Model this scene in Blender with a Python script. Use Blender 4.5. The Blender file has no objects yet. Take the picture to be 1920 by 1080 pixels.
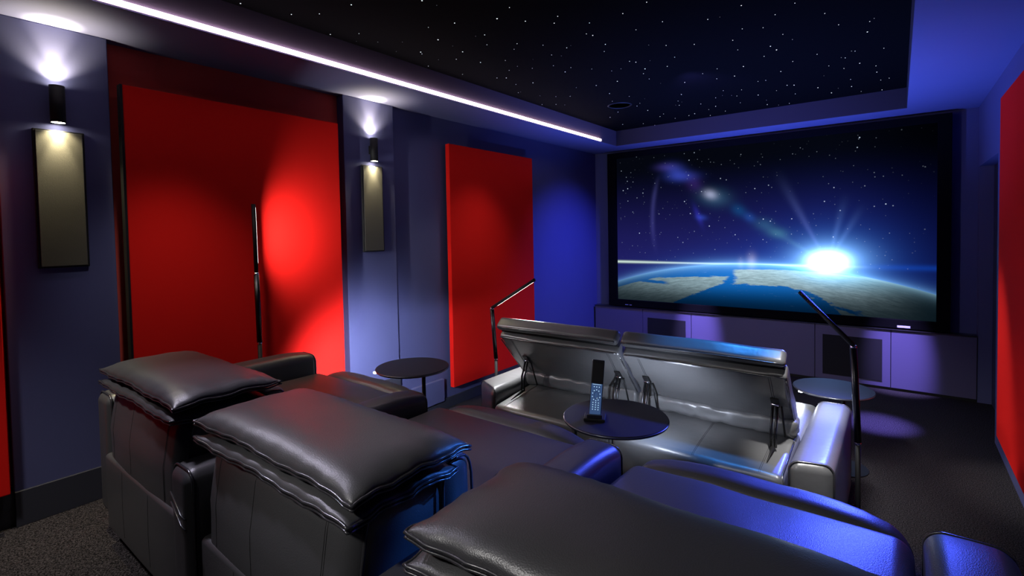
import bpy, bmesh, math, random
from mathutils import Vector, Matrix, noise
import numpy as np
PI = math.pi
random.seed(7)
SC = bpy.context.scene
COL = SC.collection
SC.view_settings.view_transform = 'Standard'
SC.view_settings.look = 'None'
SC.view_settings.gamma = 1.0
SC.view_settings.use_curve_mapping = False
SC.view_settings.exposure = 0.0
SC.cycles.use_denoising = True
SC.cycles.max_bounces = 6
SC.cycles.sample_clamp_indirect = 4.0
SC.cycles.caustics_reflective = False
SC.cycles.caustics_refractive = False

# ------------------------------------------------------------------ camera
cam = bpy.data.cameras.new('camera')
camo = bpy.data.objects.new('camera', cam)
COL.objects.link(camo)
SC.camera = camo
YAW, PITCH, ROLL, FPX, CY = 6.58268902e-01, 1.53877989e+00, -1.86751862e-02, 937.080164, 465.131990
camo.matrix_world = Matrix.Translation((0, 0, 1.7)) @ Matrix.Rotation(YAW, 4, 'Z') @ Matrix.Rotation(PITCH, 4, 'X') @ Matrix.Rotation(ROLL, 4, 'Z')
cam.sensor_width = 36.0
cam.lens = FPX / 1920 * 36
cam.shift_y = -(540 - CY) / 1920
cam.clip_start = 0.02

# ------------------------------------------------------------------ world
w = bpy.data.worlds.new('world'); SC.world = w
w.use_nodes = True
w.node_tree.nodes['Background'].inputs[0].default_value = (0.02, 0.02, 0.05, 1)
w.node_tree.nodes['Background'].inputs[1].default_value = 0.0

# ------------------------------------------------------------------ light helper and added fill lights
def light(name, kind, loc, energy, color, aim=None, size=0.1, spot=60, blend=0.6):
    l = bpy.data.lights.new(name, kind)
    l.energy = energy; l.color = color
    if kind == 'SPOT':
        l.spot_size = math.radians(spot); l.spot_blend = blend; l.shadow_soft_size = size
    elif kind == 'AREA':
        l.shape = 'DISK'; l.size = size
    else:
        l.shadow_soft_size = size
    o = bpy.data.objects.new(name, l); COL.objects.link(o)
    o.location = loc
    if aim is not None:
        d = Vector(aim) - Vector(loc)
        o.rotation_euler = d.to_track_quat('-Z', 'Y').to_euler()
    return o
BLUE = (0.10, 0.15, 1.0)
VIOLET = (0.42, 0.34, 1.0)
WARM = (1.0, 0.86, 0.50)
WHITE = (1.0, 0.97, 0.95)
# added blue fills: one low before the farther sofa, the rest from above
light('fill_blue_up', 'SPOT', (-1.40, 4.75, 0.16), 950, (0.12, 0.20, 1.0), (-1.15, 4.92, 3.0), 0.04, 100, 1.0)
light('fill_blue_wall', 'SPOT', (-1.6, 5.5, 2.97), 520, (0.09, 0.11, 1.0), (-3.47, 5.75, 0.45), 0.05, 76, 1.0)
light('fill_front_wall', 'SPOT', (-1.4, 4.1, 2.90), 110, (0.16, 0.15, 1.0), (-1.4, 6.5, 2.3), 0.05, 95, 1.0)
light('fill_blue_seats', 'SPOT', (-0.05, 6.0, 2.76), 1900, (0.06, 0.10, 1.0), (-0.52, 2.60, 0.55), 0.05, 32, 1.0)
light('fill_azure', 'SPOT', (-0.70, 2.78, 2.97), 420, (0.04, 0.30, 1.0), (-0.80, 2.82, 1.04), 0.05, 25, 1.0)
light('fill_side', 'SPOT', (0.35, 2.3, 2.78), 480, (0.045, 0.22, 1.0), (-0.955, 1.06, 1.0), 0.03, 9.5, 0.8)
light('fill_lavender', 'SPOT', (-2.85, 0.30, 2.78), 120, (0.82, 0.78, 1.0), (-1.75, 0.66, 1.1), 0.06, 50, 1.0)  # added to give the headrest cushions pale edge highlights
light('fill_sofa', 'SPOT', (-0.15, 2.0, 2.97), 800, WHITE, (-0.32, 2.83, 0.6), 0.05, 16, 1.0)  # white spot added for the bright patch on the farther sofa's arm
light('fill_violet', 'SPOT', (-1.98, 5.2, 2.97), 2200, VIOLET, (-2.00, 6.39, 0.36), 0.03, 14, 1.0)  # this and the next: spots added for violet pools on the cabinet
light('fill_violet', 'SPOT', (-0.02, 5.2, 2.97), 2000, VIOLET, (0.00, 6.39, 0.38), 0.03, 14, 1.0)
light('fill_violet', 'SPOT', (-0.2, 4.3, 2.97), 3200, (0.24, 0.19, 1.0), (-0.13, 5.25, 0.0), 0.03, 12, 1.0)  # spot added for the violet patch on the carpet
# added white fill spots: behind the seats, over the left aisle, washing the red panels
light('fill_white', 'SPOT', (-1.5, -1.0, 2.78), 210, WHITE, (-0.7, 0.85, 1.0), 0.12, 58, 1.0)
light('fill_aisle', 'SPOT', (-2.7, -0.3, 2.78), 150, WHITE, (-2.8, 0.35, 0.3), 0.08, 50, 1.0)
light('fill_wash', 'SPOT', (-2.5, 0.9, 2.78), 32, WHITE, (-3.38, 1.20, 0.9), 0.06, 54, 1.0)
light('fill_panel', 'SPOT', (-2.60, 3.9, 2.78), 27, WHITE, (-3.38, 3.60, 0.3), 0.06, 75, 1.0)
light('fill_right', 'SPOT', (-0.45, 5.2, 2.97), 230, WHITE, (0.55, 4.50, 0.55), 0.06, 22, 1.0)

# ------------------------------------------------------------------ node materials
def new_mat(name):
    m = bpy.data.materials.new(name); m.use_nodes = True
    return m, m.node_tree, m.node_tree.nodes['Principled BSDF']
def mat(name, col, rough=0.6, metal=0.0, spec=0.5, bump=None, var=None, coat=0.0, sheen=0.0):
    m, nt, b = new_mat(name)
    b.inputs['Base Color'].default_value = (*col, 1)
    b.inputs['Roughness'].default_value = rough
    b.inputs['Metallic'].default_value = metal
    b.inputs['Specular IOR Level'].default_value = spec
    b.inputs['Coat Weight'].default_value = coat
    b.inputs['Sheen Weight'].default_value = sheen
    tc = nt.nodes.new('ShaderNodeTexCoord')
    if var:
        sc, amt = var
        n = nt.nodes.new('ShaderNodeTexNoise'); n.inputs['Scale'].default_value = sc; n.inputs['Detail'].default_value = 6
        nt.links.new(tc.outputs['Object'], n.inputs['Vector'])
        r = nt.nodes.new('ShaderNodeMix'); r.data_type = 'RGBA'
        r.inputs[6].default_value = (*[c * (1 - amt) for c in col], 1); r.inputs[7].default_value = (*[min(1, c * (1 + amt)) for c in col], 1)
        nt.links.new(n.outputs['Fac'], r.inputs[0]); nt.links.new(r.outputs[2], b.inputs['Base Color'])
    if bump:
        kind, sc, st, dist = bump
        if kind == 'leather':
            n = nt.nodes.new('ShaderNodeTexVoronoi'); n.inputs['Scale'].default_value = sc; out = n.outputs['Distance']
        else:
            n = nt.nodes.new('ShaderNodeTexNoise'); n.inputs['Scale'].default_value = sc; n.inputs['Detail'].default_value = 5; out = n.outputs['Fac']
        nt.links.new(tc.outputs['Object'], n.inputs['Vector'])
        bp = nt.nodes.new('ShaderNodeBump'); bp.inputs['Strength'].default_value = st; bp.inputs['Distance'].default_value = dist
        nt.links.new(out, bp.inputs['Height']); nt.links.new(bp.outputs['Normal'], b.inputs['Normal'])
    return m
def emis(name, col, strength):
    m, nt, b = new_mat(name)
    b.inputs['Base Color'].default_value = (0.1, 0.1, 0.1, 1)
    b.inputs['Emission Color'].default_value = (*col, 1)
    b.inputs['Emission Strength'].default_value = strength
    return m
M = {}
M['wall'] = mat('navy_paint', (0.075, 0.080, 0.20), 0.75, var=(3, 0.06), bump=('noise', 160, 0.1, 0.002))
M['soffit'] = mat('soffit_paint', (0.105, 0.11, 0.24), 0.8, var=(2, 0.05))
M['tray'] = mat('star_ceiling_cloth', (0.003, 0.003, 0.003), 0.95, spec=0.02)
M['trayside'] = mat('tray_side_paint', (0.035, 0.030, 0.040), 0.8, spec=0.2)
M['ledglow'] = mat('led_glow_paint', (0.12, 0.095, 0.125), 0.9, spec=0.1)  # lighter pinkish tray side; the strip's glow is put into this colour
M['base'] = mat('skirting_paint', (0.035, 0.036, 0.05), 0.45)
M['red'] = mat('red_fabric', (0.80, 0.014, 0.010), 0.95, spec=0.04, bump=('noise', 400, 0.15, 0.001))
M['niche'] = mat('dark_red_fabric', (0.62, 0.085, 0.065), 0.95, spec=0.1)
M['carpet'] = mat('carpet_pile', (0.05, 0.05, 0.05), 0.95, spec=0.1, bump=('noise', 170, 1.0, 0.012))
_nt = M['carpet'].node_tree; _b = _nt.nodes['Principled BSDF']
_n = _nt.nodes.new('ShaderNodeTexNoise'); _n.inputs['Scale'].default_value = 170; _n.inputs['Detail'].default_value = 4
_r = _nt.nodes.new('ShaderNodeValToRGB')
_r.color_ramp.elements[0].position = 0.40; _r.color_ramp.elements[0].color = (0.006, 0.005, 0.006, 1)
_r.color_ramp.elements[1].position = 0.68; _r.color_ramp.elements[1].color = (0.085, 0.074, 0.080, 1)
_nt.links.new(_nt.nodes['Texture Coordinate'].outputs['Object'], _n.inputs['Vector'])
_nt.links.new(_n.outputs['Fac'], _r.inputs['Fac']); _nt.links.new(_r.outputs['Color'], _b.inputs['Base Color'])
M['leather'] = mat('black_leather', (0.052, 0.052, 0.055), 0.38, spec=0.6, bump=('leather', 360, 0.25, 0.0012))
M['leather_smooth'] = mat('black_leather_smooth', (0.085, 0.086, 0.088), 0.36, spec=0.6, bump=('noise', 30, 0.10, 0.01))
M['piping'] = mat('leather_piping', (0.03, 0.03, 0.034), 0.25, spec=0.9)
M['stitch'] = mat('seam_thread', (0.012, 0.012, 0.013), 0.6)
M['black'] = mat('matte_black', (0.006, 0.006, 0.007), 0.6, spec=0.3)
M['blackgloss'] = mat('black_lacquer', (0.012, 0.012, 0.016), 0.28, spec=0.6)
M['tabletop'] = mat('table_lacquer', (0.016, 0.016, 0.030), 0.5, spec=0.15)
M['band'] = mat('table_edge_metal', (0.22, 0.23, 0.27), 0.30, metal=0.9)
M['velvet'] = mat('frame_velvet', (0.004, 0.004, 0.005), 0.95, spec=0.02)
M['metal'] = mat('dark_metal', (0.05, 0.05, 0.055), 0.32, metal=1.0)
M['chrome'] = mat('chrome', (0.8, 0.8, 0.82), 0.12, metal=1.0)
M['cabinet'] = mat('cabinet_lacquer', (0.085, 0.075, 0.165), 0.5, spec=0.4)
M['grille'] = mat('speaker_cloth', (0.018, 0.018, 0.022), 0.9, spec=0.1, bump=('noise', 500, 0.3, 0.001))
M['plate'] = mat('speaker_mesh', (0.045, 0.043, 0.038), 0.6, spec=0.4, bump=('leather', 500, 0.3, 0.001))
M['door'] = mat('door_paint', (0.03, 0.03, 0.06), 0.5)
M['led_white'] = emis('led_strip_white', (1.0, 0.78, 1.0), 14)
M['led_lamp'] = emis('lamp_led', (1.0, 0.97, 0.92), 12)
M['led_lamp_dim'] = emis('lamp_led_dim', (1.0, 0.93, 0.85), 8)
M['lens'] = emis('sconce_lens', (1.0, 0.92, 0.68), 60)
M['puck'] = emis('table_led', (0.9, 0.96, 1.0), 60)
M['star'] = emis('fibre_star', (0.85, 0.92, 1.0), 1.6)
M['star_dim'] = emis('fibre_star_dim', (0.8, 0.88, 1.0), 0.45)
M['key'] = emis('backlit_key', (0.55, 0.8, 1.0), 1.3)
M['remote_face'] = emis('backlit_remote_face', (0.05, 0.16, 0.45), 0.35)
M['mark'] = mat('printed_mark', (0.55, 0.56, 0.75), 0.5)

# ------------------------------------------------------------------ mesh helpers
def obj(name, bm, m, parent=None, smooth=False, mats=None):
    me = bpy.data.meshes.new(name)
    bmesh.ops.recalc_face_normals(bm, faces=bm.faces)
    bm.to_mesh(me); bm.free()
    for mm in (mats or [m]): me.materials.append(mm)
    if smooth:
        for p in me.polygons: p.use_smooth = True
    o = bpy.data.objects.new(name, me); COL.objects.link(o)
    if parent is not None:
        o.parent = parent
        o.matrix_parent_inverse = parent.matrix_world.inverted()
    return o
def empty(name, loc, label, cat, group=None):
    o = bpy.data.objects.new(name, None); COL.objects.link(o)
    o.location = loc; o.empty_display_size = 0.1
    o.matrix_world = Matrix.Translation(loc)
    o['label'] = label; o['category'] = cat
    if group: o['group'] = group
    return o
def tag(o, label=None, cat=None, group=None, kind=None):
    if label: o['label'] = label
    if cat: o['category'] = cat
    if group: o['group'] = group
    if kind: o['kind'] = kind
    return o
def box(bm, x0, x1, y0, y1, z0, z1, mtx=None, bevel=0.0, seg=2):
    r = bmesh.ops.create_cube(bm, size=1)
    vs = r['verts']
    for v in vs:
        v.co = Vector(((x0 + x1) / 2 + v.co.x * (x1 - x0), (y0 + y1) / 2 + v.co.y * (y1 - y0), (z0 + z1) / 2 + v.co.z * (z1 - z0)))
    if bevel > 0:
        es = list({e for v in vs for e in v.link_edges})
        g = bmesh.ops.bevel(bm, geom=es, offset=bevel, segments=seg, affect='EDGES', profile=0.5)
        vs = list({v for f in g['faces'] for v in f.verts} | {v for v in vs if v.is_valid})
    if mtx is not None:
        for v in vs: v.co = mtx @ v.co
    return bm
def bx(*a, **k):
    return box(bmesh.new(), *a, **k)
def struct(name, bm, m, **k):
    return tag(obj(name, bm, m, **k), kind='structure')
def quad(bm, pts):
    return bm.faces.new([bm.verts.new(p) for p in pts])
def tube(bm, pts, r, n=8, closed=False, cap=True):
    P = [Vector(p) for p in pts]
    rings = []
    up = None
    for i, p in enumerate(P):
        a = P[i - 1] if (i > 0 or closed) else p
        b = P[(i + 1) % len(P)] if (i < len(P) - 1 or closed) else p
        t = (b - a)
        if t.length < 1e-9: t = Vector((0, 0, 1))
        t.normalize()
        if up is None:
            up = t.orthogonal().normalized()
        else:
            up = (up - t * up.dot(t))
            if up.length < 1e-6: up = t.orthogonal()
            up.normalize()
        s = t.cross(up)
        rr = r[i] if isinstance(r, (list, tuple)) else r
        rings.append([bm.verts.new(p + (up * math.cos(2 * PI * k / n) + s * math.sin(2 * PI * k / n)) * rr) for k in range(n)])
    m = len(rings)
    for i in range(m if closed else m - 1):
        A, B = rings[i], rings[(i + 1) % m]
        for k in range(n):
            try: bm.faces.new((A[k], A[(k + 1) % n], B[(k + 1) % n], B[k]))
            except ValueError: pass
    if cap and not closed:
        bm.faces.new(list(reversed(rings[0]))); bm.faces.new(rings[-1])
    return bm
def lathe(bm, prof, loc, n=48):
    rings = []
    for r, z in prof:
        rings.append([bm.verts.new((loc[0] + r * math.cos(2 * PI * k / n), loc[1] + r * math.sin(2 * PI * k / n), loc[2] + z)) for k in range(n)] if r > 1e-6 else [bm.verts.new((loc[0], loc[1], loc[2] + z))])
    for A, B in zip(rings, rings[1:]):
        for k in range(n):
            a = [A[k % len(A)], A[(k + 1) % len(A)], B[(k + 1) % len(B)], B[k % len(B)]]
            u = []
            for v in a:
                if v not in u: u.append(v)
            if len(u) > 2: bm.faces.new(u)
    return bm
def ticks(a, b, r, n):
    """grid positions along one side of a rounded box, dense in the corners"""
    out = [a + r * (1 - math.cos(t * PI / 8)) if False else a + r * t / 4 for t in range(4)]
    for i in range(n + 1): out.append(a + r + (b - a - 2 * r) * i / n)
    out += [b - r * (3 - t) / 4 for t in range(4)]
    return out
def rbox(bm, x0, x1, y0, y1, z0, z1, r, div=(8, 8, 4), f=None):
    """soft upholstered block: rounded on every edge, optional deformation f(p, u, v, w) with u,v,w in -1..1"""
    r = min(r, (x1 - x0) / 2.01, (y1 - y0) / 2.01, (z1 - z0) / 2.01)
    T = [ticks(x0, x1, r, div[0]), ticks(y0, y1, r, div[1]), ticks(z0, z1, r, div[2])]
    lo, hi = Vector((x0, y0, z0)), Vector((x1, y1, z1))
    c, h = (lo + hi) / 2, (hi - lo) / 2
    cache = {}
    def vert(i, j, k):
        key = (i, j, k)
        if key in cache: return cache[key]
        p = Vector((T[0][i], T[1][j], T[2][k]))
        q = Vector([min(max(p[a], lo[a] + r), hi[a] - r) for a in range(3)])
        d = p - q
        if d.length > 1e-9:
            # warp so that arcs are evenly spaced
            d = Vector([math.tan(max(-1, min(1, d[a] / r)) * PI / 4) for a in range(3)])
            p = q + d.normalized() * r
        if f: p = f(p, (p.x - c.x) / h.x, (p.y - c.y) / h.y, (p.z - c.z) / h.z)
        cache[key] = bm.verts.new(p)
        return cache[key]
    n = [len(t) - 1 for t in T]
    for ax in range(3):
        a, b = [(1, 2), (0, 2), (0, 1)][ax]
        for side in (0, n[ax]):
            for i in range(n[a]):
                for j in range(n[b]):
                    def V(ii, jj):
                        k = [0, 0, 0]; k[ax] = side; k[a] = ii; k[b] = jj
                        return vert(*k)
                    bm.faces.new((V(i, j), V(i + 1, j), V(i + 1, j + 1), V(i, j + 1)))
    return bm
def nz(p, s, seed=0.0):
    return noise.noise(Vector((p.x * s + seed, p.y * s - seed, p.z * s + 2 * seed)))
def puff(top=0.02, side=0.0, wr=0.0, ws=9.0, seed=0.0, m=None, bottom=0.0):
    """upholstery bulge: crowned top, slightly swollen sides, light creasing"""
    def f(p, u, v, w):
        q = p.copy()
        cr = max(0, 1 - u * u) * max(0, 1 - v * v)
        if w > 0: q.z += top * cr * w
        else: q.z -= bottom * cr * -w
        q.x += side * u * max(0, 1 - v * v) * max(0, 1 - w * w)
        q.y += side * v * max(0, 1 - u * u) * max(0, 1 - w * w)
        if wr:
            a = nz(p, ws, seed) * wr
            q += Vector((u * 0.4, v * 0.4, w)) * a
        return m @ q if m is not None else q
    return f
def pillow(x0, x1, y0, y1, zs, top, bot, seed=0.0, nx=44, ny=26, pinch=0.018):
    """loose cushion: two crowned faces meeting at a seam; corners pulled out. Returns bmesh and the seam loop"""
    bm = bmesh.new()
    cx, cy, hx, hy = (x0 + x1) / 2, (y0 + y1) / 2, (x1 - x0) / 2, (y1 - y0) / 2
    def seam(u, v):
        sx = 1 - pinch * (1 - v * v) * abs(u) / hx * 0.5 - 0.006 * abs(math.sin(v * 9 + seed)) / hx * abs(u) ** 8
        sy = 1 - pinch * (1 - u * u) * abs(v) / hy * 0.5 - 0.005 * abs(math.sin(u * 13 + seed)) / hy * abs(v) ** 8
        z = zs + 0.004 * math.sin(u * 7 + seed) * abs(v) ** 6 + 0.004 * math.sin(v * 8 + 2 * seed) * abs(u) ** 6
        return Vector((cx + hx * u * sx, cy + hy * v * sy, z))
    def h(u, v):
        a = max(0.0, 1 - abs(u) ** 6) ** 0.62 * max(0.0, 1 - abs(v) ** 4) ** 0.62
        return a
    us = [math.sin(PI / 2 * (-1 + 2 * i / nx)) * 0.5 + (-1 + 2 * i / nx) * 0.5 for i in range(nx + 1)]
    vs = [math.sin(PI / 2 * (-1 + 2 * i / ny)) * 0.5 + (-1 + 2 * i / ny) * 0.5 for i in range(ny + 1)]
    g = {}
    for s, amp in ((1, top), (-1, bot)):
        for i, u in enumerate(us):
            for j, v in enumerate(vs):
                edge = i in (0, nx) or j in (0, ny)
                if edge and (0, i, j) in g: g[(s, i, j)] = g[(0, i, j)]; continue
                p = seam(u, v)
                if not edge:
                    a = h(u, v)
                    e = max(abs(u), abs(v))
                    wr = 0.0035 * math.sin((u if abs(v) > abs(u) else v) * 60 + 5 * seed + 4 * nz(p, 6, seed)) * max(0, (e - 0.72) / 0.28) * (1 - e) * 4
                    p.z += s * (amp * a + wr) + 0.0018 * nz(p, 7, seed + s)
                vv = bm.verts.new(p)
                if edge: g[(0, i, j)] = vv
                g[(s, i, j)] = vv
        for i in range(nx):
            for j in range(ny):
                bm.faces.new((g[(s, i, j)], g[(s, i + 1, j)], g[(s, i + 1, j + 1)], g[(s, i, j + 1)]))
    loop = [seam(u, -1) for u in us] + [seam(1, v) for v in vs[1:]] + [seam(u, 1) for u in reversed(us[:-1])] + [seam(-1, v) for v in reversed(vs[1:-1])]
    return bm, loop

# ------------------------------------------------------------------ room shell
XL, XP, XN, XR, YF, YB, ZS, ZT, ZR, YR = -3.475, -3.44, -3.52, 0.60, 6.50, -1.3, 2.80, 2.995, 0.29, 2.52
TX0, TX1, TY1, TY0 = -2.935, 0.06, 6.07, -0.9
struct('floor', bx(-3.7, 0.9, YR, YF + 0.1, -0.08, 0.0), M['carpet'])
struct('floor_riser', bx(-3.7, 0.9, YB, YR, -0.08, ZR), M['carpet'])
# left wall: back skin plus two pilasters
struct('wall_left', bx(-3.72, XL, 2.81, YF, 0, 3.1), M['wall'])
tag(obj('wall_left_pilaster', bx(-3.72, XP, 0.405, 0.85, ZR, ZS, bevel=0.004), M['wall']), kind='structure')
tag(obj('wall_left_pilaster', bx(-3.72, XP, 2.32, 2.812, 0, ZS, bevel=0.004), M['wall']), kind='structure')
struct('wall_left_niche', bx(-3.72, XN, YB, 2.40, ZR, 3.1), M['niche'])
struct('wall_front', bx(-3.7, 0.95, YF, YF + 0.15, 0, 3.1), M['wall'])
struct('wall_back', bx(-3.7, 0.95, YB - 0.15, YB, 0, 3.1), M['wall'])
bm = bmesh.new(); box(bm, XR, 0.80, YB, 5.30, 0, 3.1); box(bm, XR, 0.80, 6.40, YF, 0, 3.1); box(bm, XR, 0.80, 5.30, 6.40, 2.235, 3.1)
struct('wall_right', bm, M['wall'])
d = struct('door_1', bx(0.70, 0.745, 5.30, 6.40, 0.005, 2.235), M['door'])
bm = bmesh.new(); tube(bm, [(0.70, 5.42, 1.05), (0.66, 5.42, 1.05), (0.655, 5.54, 1.05)], 0.009)
obj('door_handle', bm, M['metal'], d, smooth=True)
# soffit ring and star tray
bm = bmesh.new()
box(bm, -3.72, TX0, YB, YF, ZS, ZS + 0.30); box(bm, TX1, 0.80, YB, YF, ZS, ZS + 0.30)
box(bm, TX0, TX1, TY1, YF, ZS, ZS + 0.30); box(bm, TX0, TX1, YB, TY0, ZS, ZS + 0.30)
struct('ceiling', bm, M['soffit'])
bm = bmesh.new()
e = 0.004
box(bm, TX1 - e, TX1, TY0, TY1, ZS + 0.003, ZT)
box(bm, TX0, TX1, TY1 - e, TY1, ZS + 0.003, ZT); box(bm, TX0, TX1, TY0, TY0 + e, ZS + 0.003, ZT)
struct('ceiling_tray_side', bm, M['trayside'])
struct('ceiling_led_side', bx(TX0, TX0 + e, TY0, TY1, ZS + 0.003, ZT), M['ledglow'])
star_ceiling = struct('ceiling_star_panel', bx(TX0, TX1, TY0, TY1, ZT, ZT + 0.04), M['tray'])
STARS = [(-1.14, 2.77), (-1.31, 2.82), (-0.48, 3.34), (-0.73, 3.17), (-0.6, 3.44), (-0.36, 3.62), (-1.53, 2.81), (-1.17, 3.09), (-0.94, 3.24), (-1.35, 3.1), (-0.81, 3.54), (-0.7, 3.61), (-0.62, 3.82), (-0.31, 3.88), (-0.15, 3.95), (-0.17, 4.15), (0.07, 4.01), (-1.62, 3.2), (-1.69, 3.32), (-1.3, 3.5), (-1.14, 3.61), (-0.91, 3.71), (-0.93, 3.93), (-0.73, 4.01), (-0.71, 4.12), (-0.81, 4.21), (-0.49, 4.43), (-0.26, 4.54), (-0.09, 4.61), (-0.33, 4.67), (-1.64, 3.64), (-1.61, 3.69), (-1.95, 3.61), (-1.85, 3.76), (-1.62, 3.89), (-1.68, 4.0), (-1.7, 4.17), (-1.46, 3.95), (-1.17, 4.28), (-1.25, 4.56), (-0.99, 4.36), (-1.11, 4.58), (-0.78, 4.71), (-0.66, 4.49), (-0.45, 4.81), (-0.36, 4.97), (-0.25, 4.9), (-0.15, 5.07), (-0.15, 5.28), (-0.07, 5.57), (-0.34, 5.38), (-0.35, 5.66), (-1.94, 4.05), (-2.14, 4.04), (-2.17, 4.36), (-1.5, 4.48), (-1.66, 4.86), (-1.31, 4.99), (-1.44, 5.21), (-1.17, 5.08), (-1.26, 5.28), (-0.99, 4.89), (-0.93, 4.9), (-0.92, 5.33), (-0.81, 5.2), (-0.76, 5.24), (-0.8, 5.59), (-1.09, 5.39), (-0.6, 5.49), (-0.52, 5.79), (-0.29, 5.93), (-0.13, 5.59), (-2.28, 4.64), (-2.07, 4.58), (-2.1, 4.9), (-2.17, 4.99), (-2.16, 5.25), (-2.17, 5.63), (-2.09, 5.53), (-2.07, 5.84), (-1.82, 5.26), (-1.77, 5.08), (-1.63, 5.36), (-1.82, 5.76), (-1.9, 5.81), (-1.71, 5.97), (-1.52, 5.87), (-1.3, 5.59), (-1.1, 5.87), (-0.91, 5.97), (-0.72, 6.06), (-2.44, 5.1), (-2.62, 5.27), (-2.47, 5.86), (-2.4, 6.05), (-2.68, 5.73), (-2.65, 6.07), (-2.96, 6.14), (0.06, 5.17), (-0.13, 6.0), (-1.34, 3.78), (-1.3, 4.33), (-1.64, 5.67), (-1.54, 5.57), (-2.1, 1.94), (-1.78, 2.32), (-2.17, 2.27), (-1.93, 2.39), (-1.82, 2.53), (-1.63, 2.6), (-1.7, 2.67), (-1.53, 2.81), (-2.34, 2.21), (-2.44, 2.39), (-2.15, 2.53), (-2.25, 2.67), (-2.7, 2.47), (-2.61, 2.74), (-2.47, 2.66), (-2.52, 2.91), (-2.35, 3.0), (-2.16, 2.86), (-2.08, 2.79), (-1.96, 2.93), (-1.86, 3.08), (-2.02, 3.13), (-2.14, 3.34), (-2.06, 3.47), (-2.15, 3.53), (-2.3, 3.28), (-2.47, 3.2), (-2.67, 3.29), (-2.61, 3.34), (-2.66, 3.54), (-2.52, 3.6), (-2.8, 3.76), (-2.93, 3.99), (-2.88, 4.27), (-2.77, 4.36), (-2.97, 4.7), (-2.93, 5.18), (-2.31, 3.98), (-2.5, 4.19), (-2.61, 4.11), (-1.63, 2.95), (-1.61, 3.0), (-2.82, 3.03), (-2.96, 3.2), (-2.88, 2.71), (-2.89, 1.32), (-2.81, 1.57), (-2.68, 1.67), (-2.9, 1.88), (-2.44, 1.72), (-2.44, 1.72), (-2.75, 1.99), (-2.9, 1.88), (-2.96, 2.3), (-2.72, 2.5)]
STARS = [p for p in STARS if TX0 + 0.02 < p[0] < TX1 - 0.02 and 1.2 < p[1] < TY1 - 0.02]
extra = []
while len(extra) < 60:
    p = (random.uniform(TX0 + 0.05, TX1 - 0.05), random.uniform(TY0 + 0.1, TY1 - 0.05))
    extra.append(p)
def dots(pts, r0, r1):
    bm = bmesh.new()
    for i, (x, y) in enumerate(pts):
        r = r0 + (r1 - r0) * random.random() ** 2
        ctr = bm.verts.new((x, y, ZT - 0.002 - r * 0.5))
        ring = [bm.verts.new((x + r * math.cos(k * PI / 3), y + r * math.sin(k * PI / 3), ZT - 0.001)) for k in range(6)]
        for k in range(6): bm.faces.new((ctr, ring[k], ring[(k + 1) % 6]))
    return bm
tag(obj('star_lights', dots(STARS, 0.0028, 0.0050), M['star'], star_ceiling), kind='stuff')
tag(obj('faint_star_lights', dots(extra, 0.002, 0.0035), M['star_dim'], star_ceiling), kind='stuff')
bm = bmesh.new(); lathe(bm, [(0.001, 0), (0.105, 0), (0.115, -0.006), (0.125, 0.0)], (-2.30, 4.85, ZT), 32)
tag(obj('ceiling_speaker', bm, M['black']), 'round black in-ceiling speaker ring in the star ceiling', 'speaker')
# LED strip along the left lip of the tray
bm = bx(TX0 + 0.006, TX0 + 0.020, TY0, 5.62, ZS + 0.006, ZS + 0.030)
tag(obj('led_strip', bm, M['led_white']), 'glowing pinkish-white LED strip along the ceiling tray edge', 'light strip')

# skirting
bm = bmesh.new()
box(bm, XP - 0.05, XP + 0.014, 0.405, 0.85, ZR, ZR + 0.175, bevel=0.002); box(bm, XN - 0.02, XP - 0.02, YB, 0.405, ZR, ZR + 0.175); box(bm, XN - 0.02, XP - 0.02, 0.85, 2.32, ZR, ZR + 0.175)
box(bm, XP - 0.05, XP + 0.014, 2.32, 2.812, ZR, ZR + 0.175, bevel=0.002)
struct('baseboard_left', bm, M['base'])
bm = bmesh.new(); box(bm, XL - 0.02, XL + 0.014, 2.83, YF, 0, 0.10, bevel=0.002)
struct('baseboard_front', bm, M['base'])
tag(obj('wall_box', bx(XL - 0.01, XL + 0.035, 2.96, 3.35, 0.09, 0.305, bevel=0.003), M['wall']), 'low navy wall box beside the second pillar, under the round table', 'wall box')

# ------------------------------------------------------------------ red acoustic panels
def panel(name, x0, x1, y0, y1, z0, z1, label, edge=None):
    o = empty(name, ((x0 + x1) / 2, (y0 + y1) / 2, z0), label, 'wall panel', 'red fabric acoustic panels')
    obj('fabric_face', bx(x0, x1, y0, y1, z0, z1, bevel=0.005, seg=3), M['red'], o)
    bm = bmesh.new()
    if x1 < -1: box(bm, x0 - 0.045, x0 - 0.002, y0 + 0.10, y1 - 0.10, z0 + 0.1, z1 - 0.1)
    else: box(bm, x1 + 0.002, x1 + 0.045, y0 + 0.10, y1 - 0.10, z0 + 0.1, z1 - 0.1)
    obj('mounting_batten', bm, M['black'], o)
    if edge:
        obj('edge_strip', bx(x0, x1 + 0.001, y0 - 0.012, y0 - 0.0005, z0, z1), M['black'], o)  # plain black strip along the panel's near edge
    return o
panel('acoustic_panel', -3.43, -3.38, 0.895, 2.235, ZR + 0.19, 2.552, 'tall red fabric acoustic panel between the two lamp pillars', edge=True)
panel('acoustic_panel', -3.43, -3.38, -1.02, 0.385, ZR + 0.19, 2.552, 'sliver of red acoustic panel behind the first lamp pillar')
panel('acoustic_panel', -3.43, -3.38, 3.42, 4.785, 0.21, 2.552, 'red acoustic panel nearest the screen on the lamp wall')
panel('acoustic_panel', 0.547, 0.592, 3.39, 4.765, 0.218, 2.55, 'red acoustic panel on the wall opposite the wall lamps')

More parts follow.
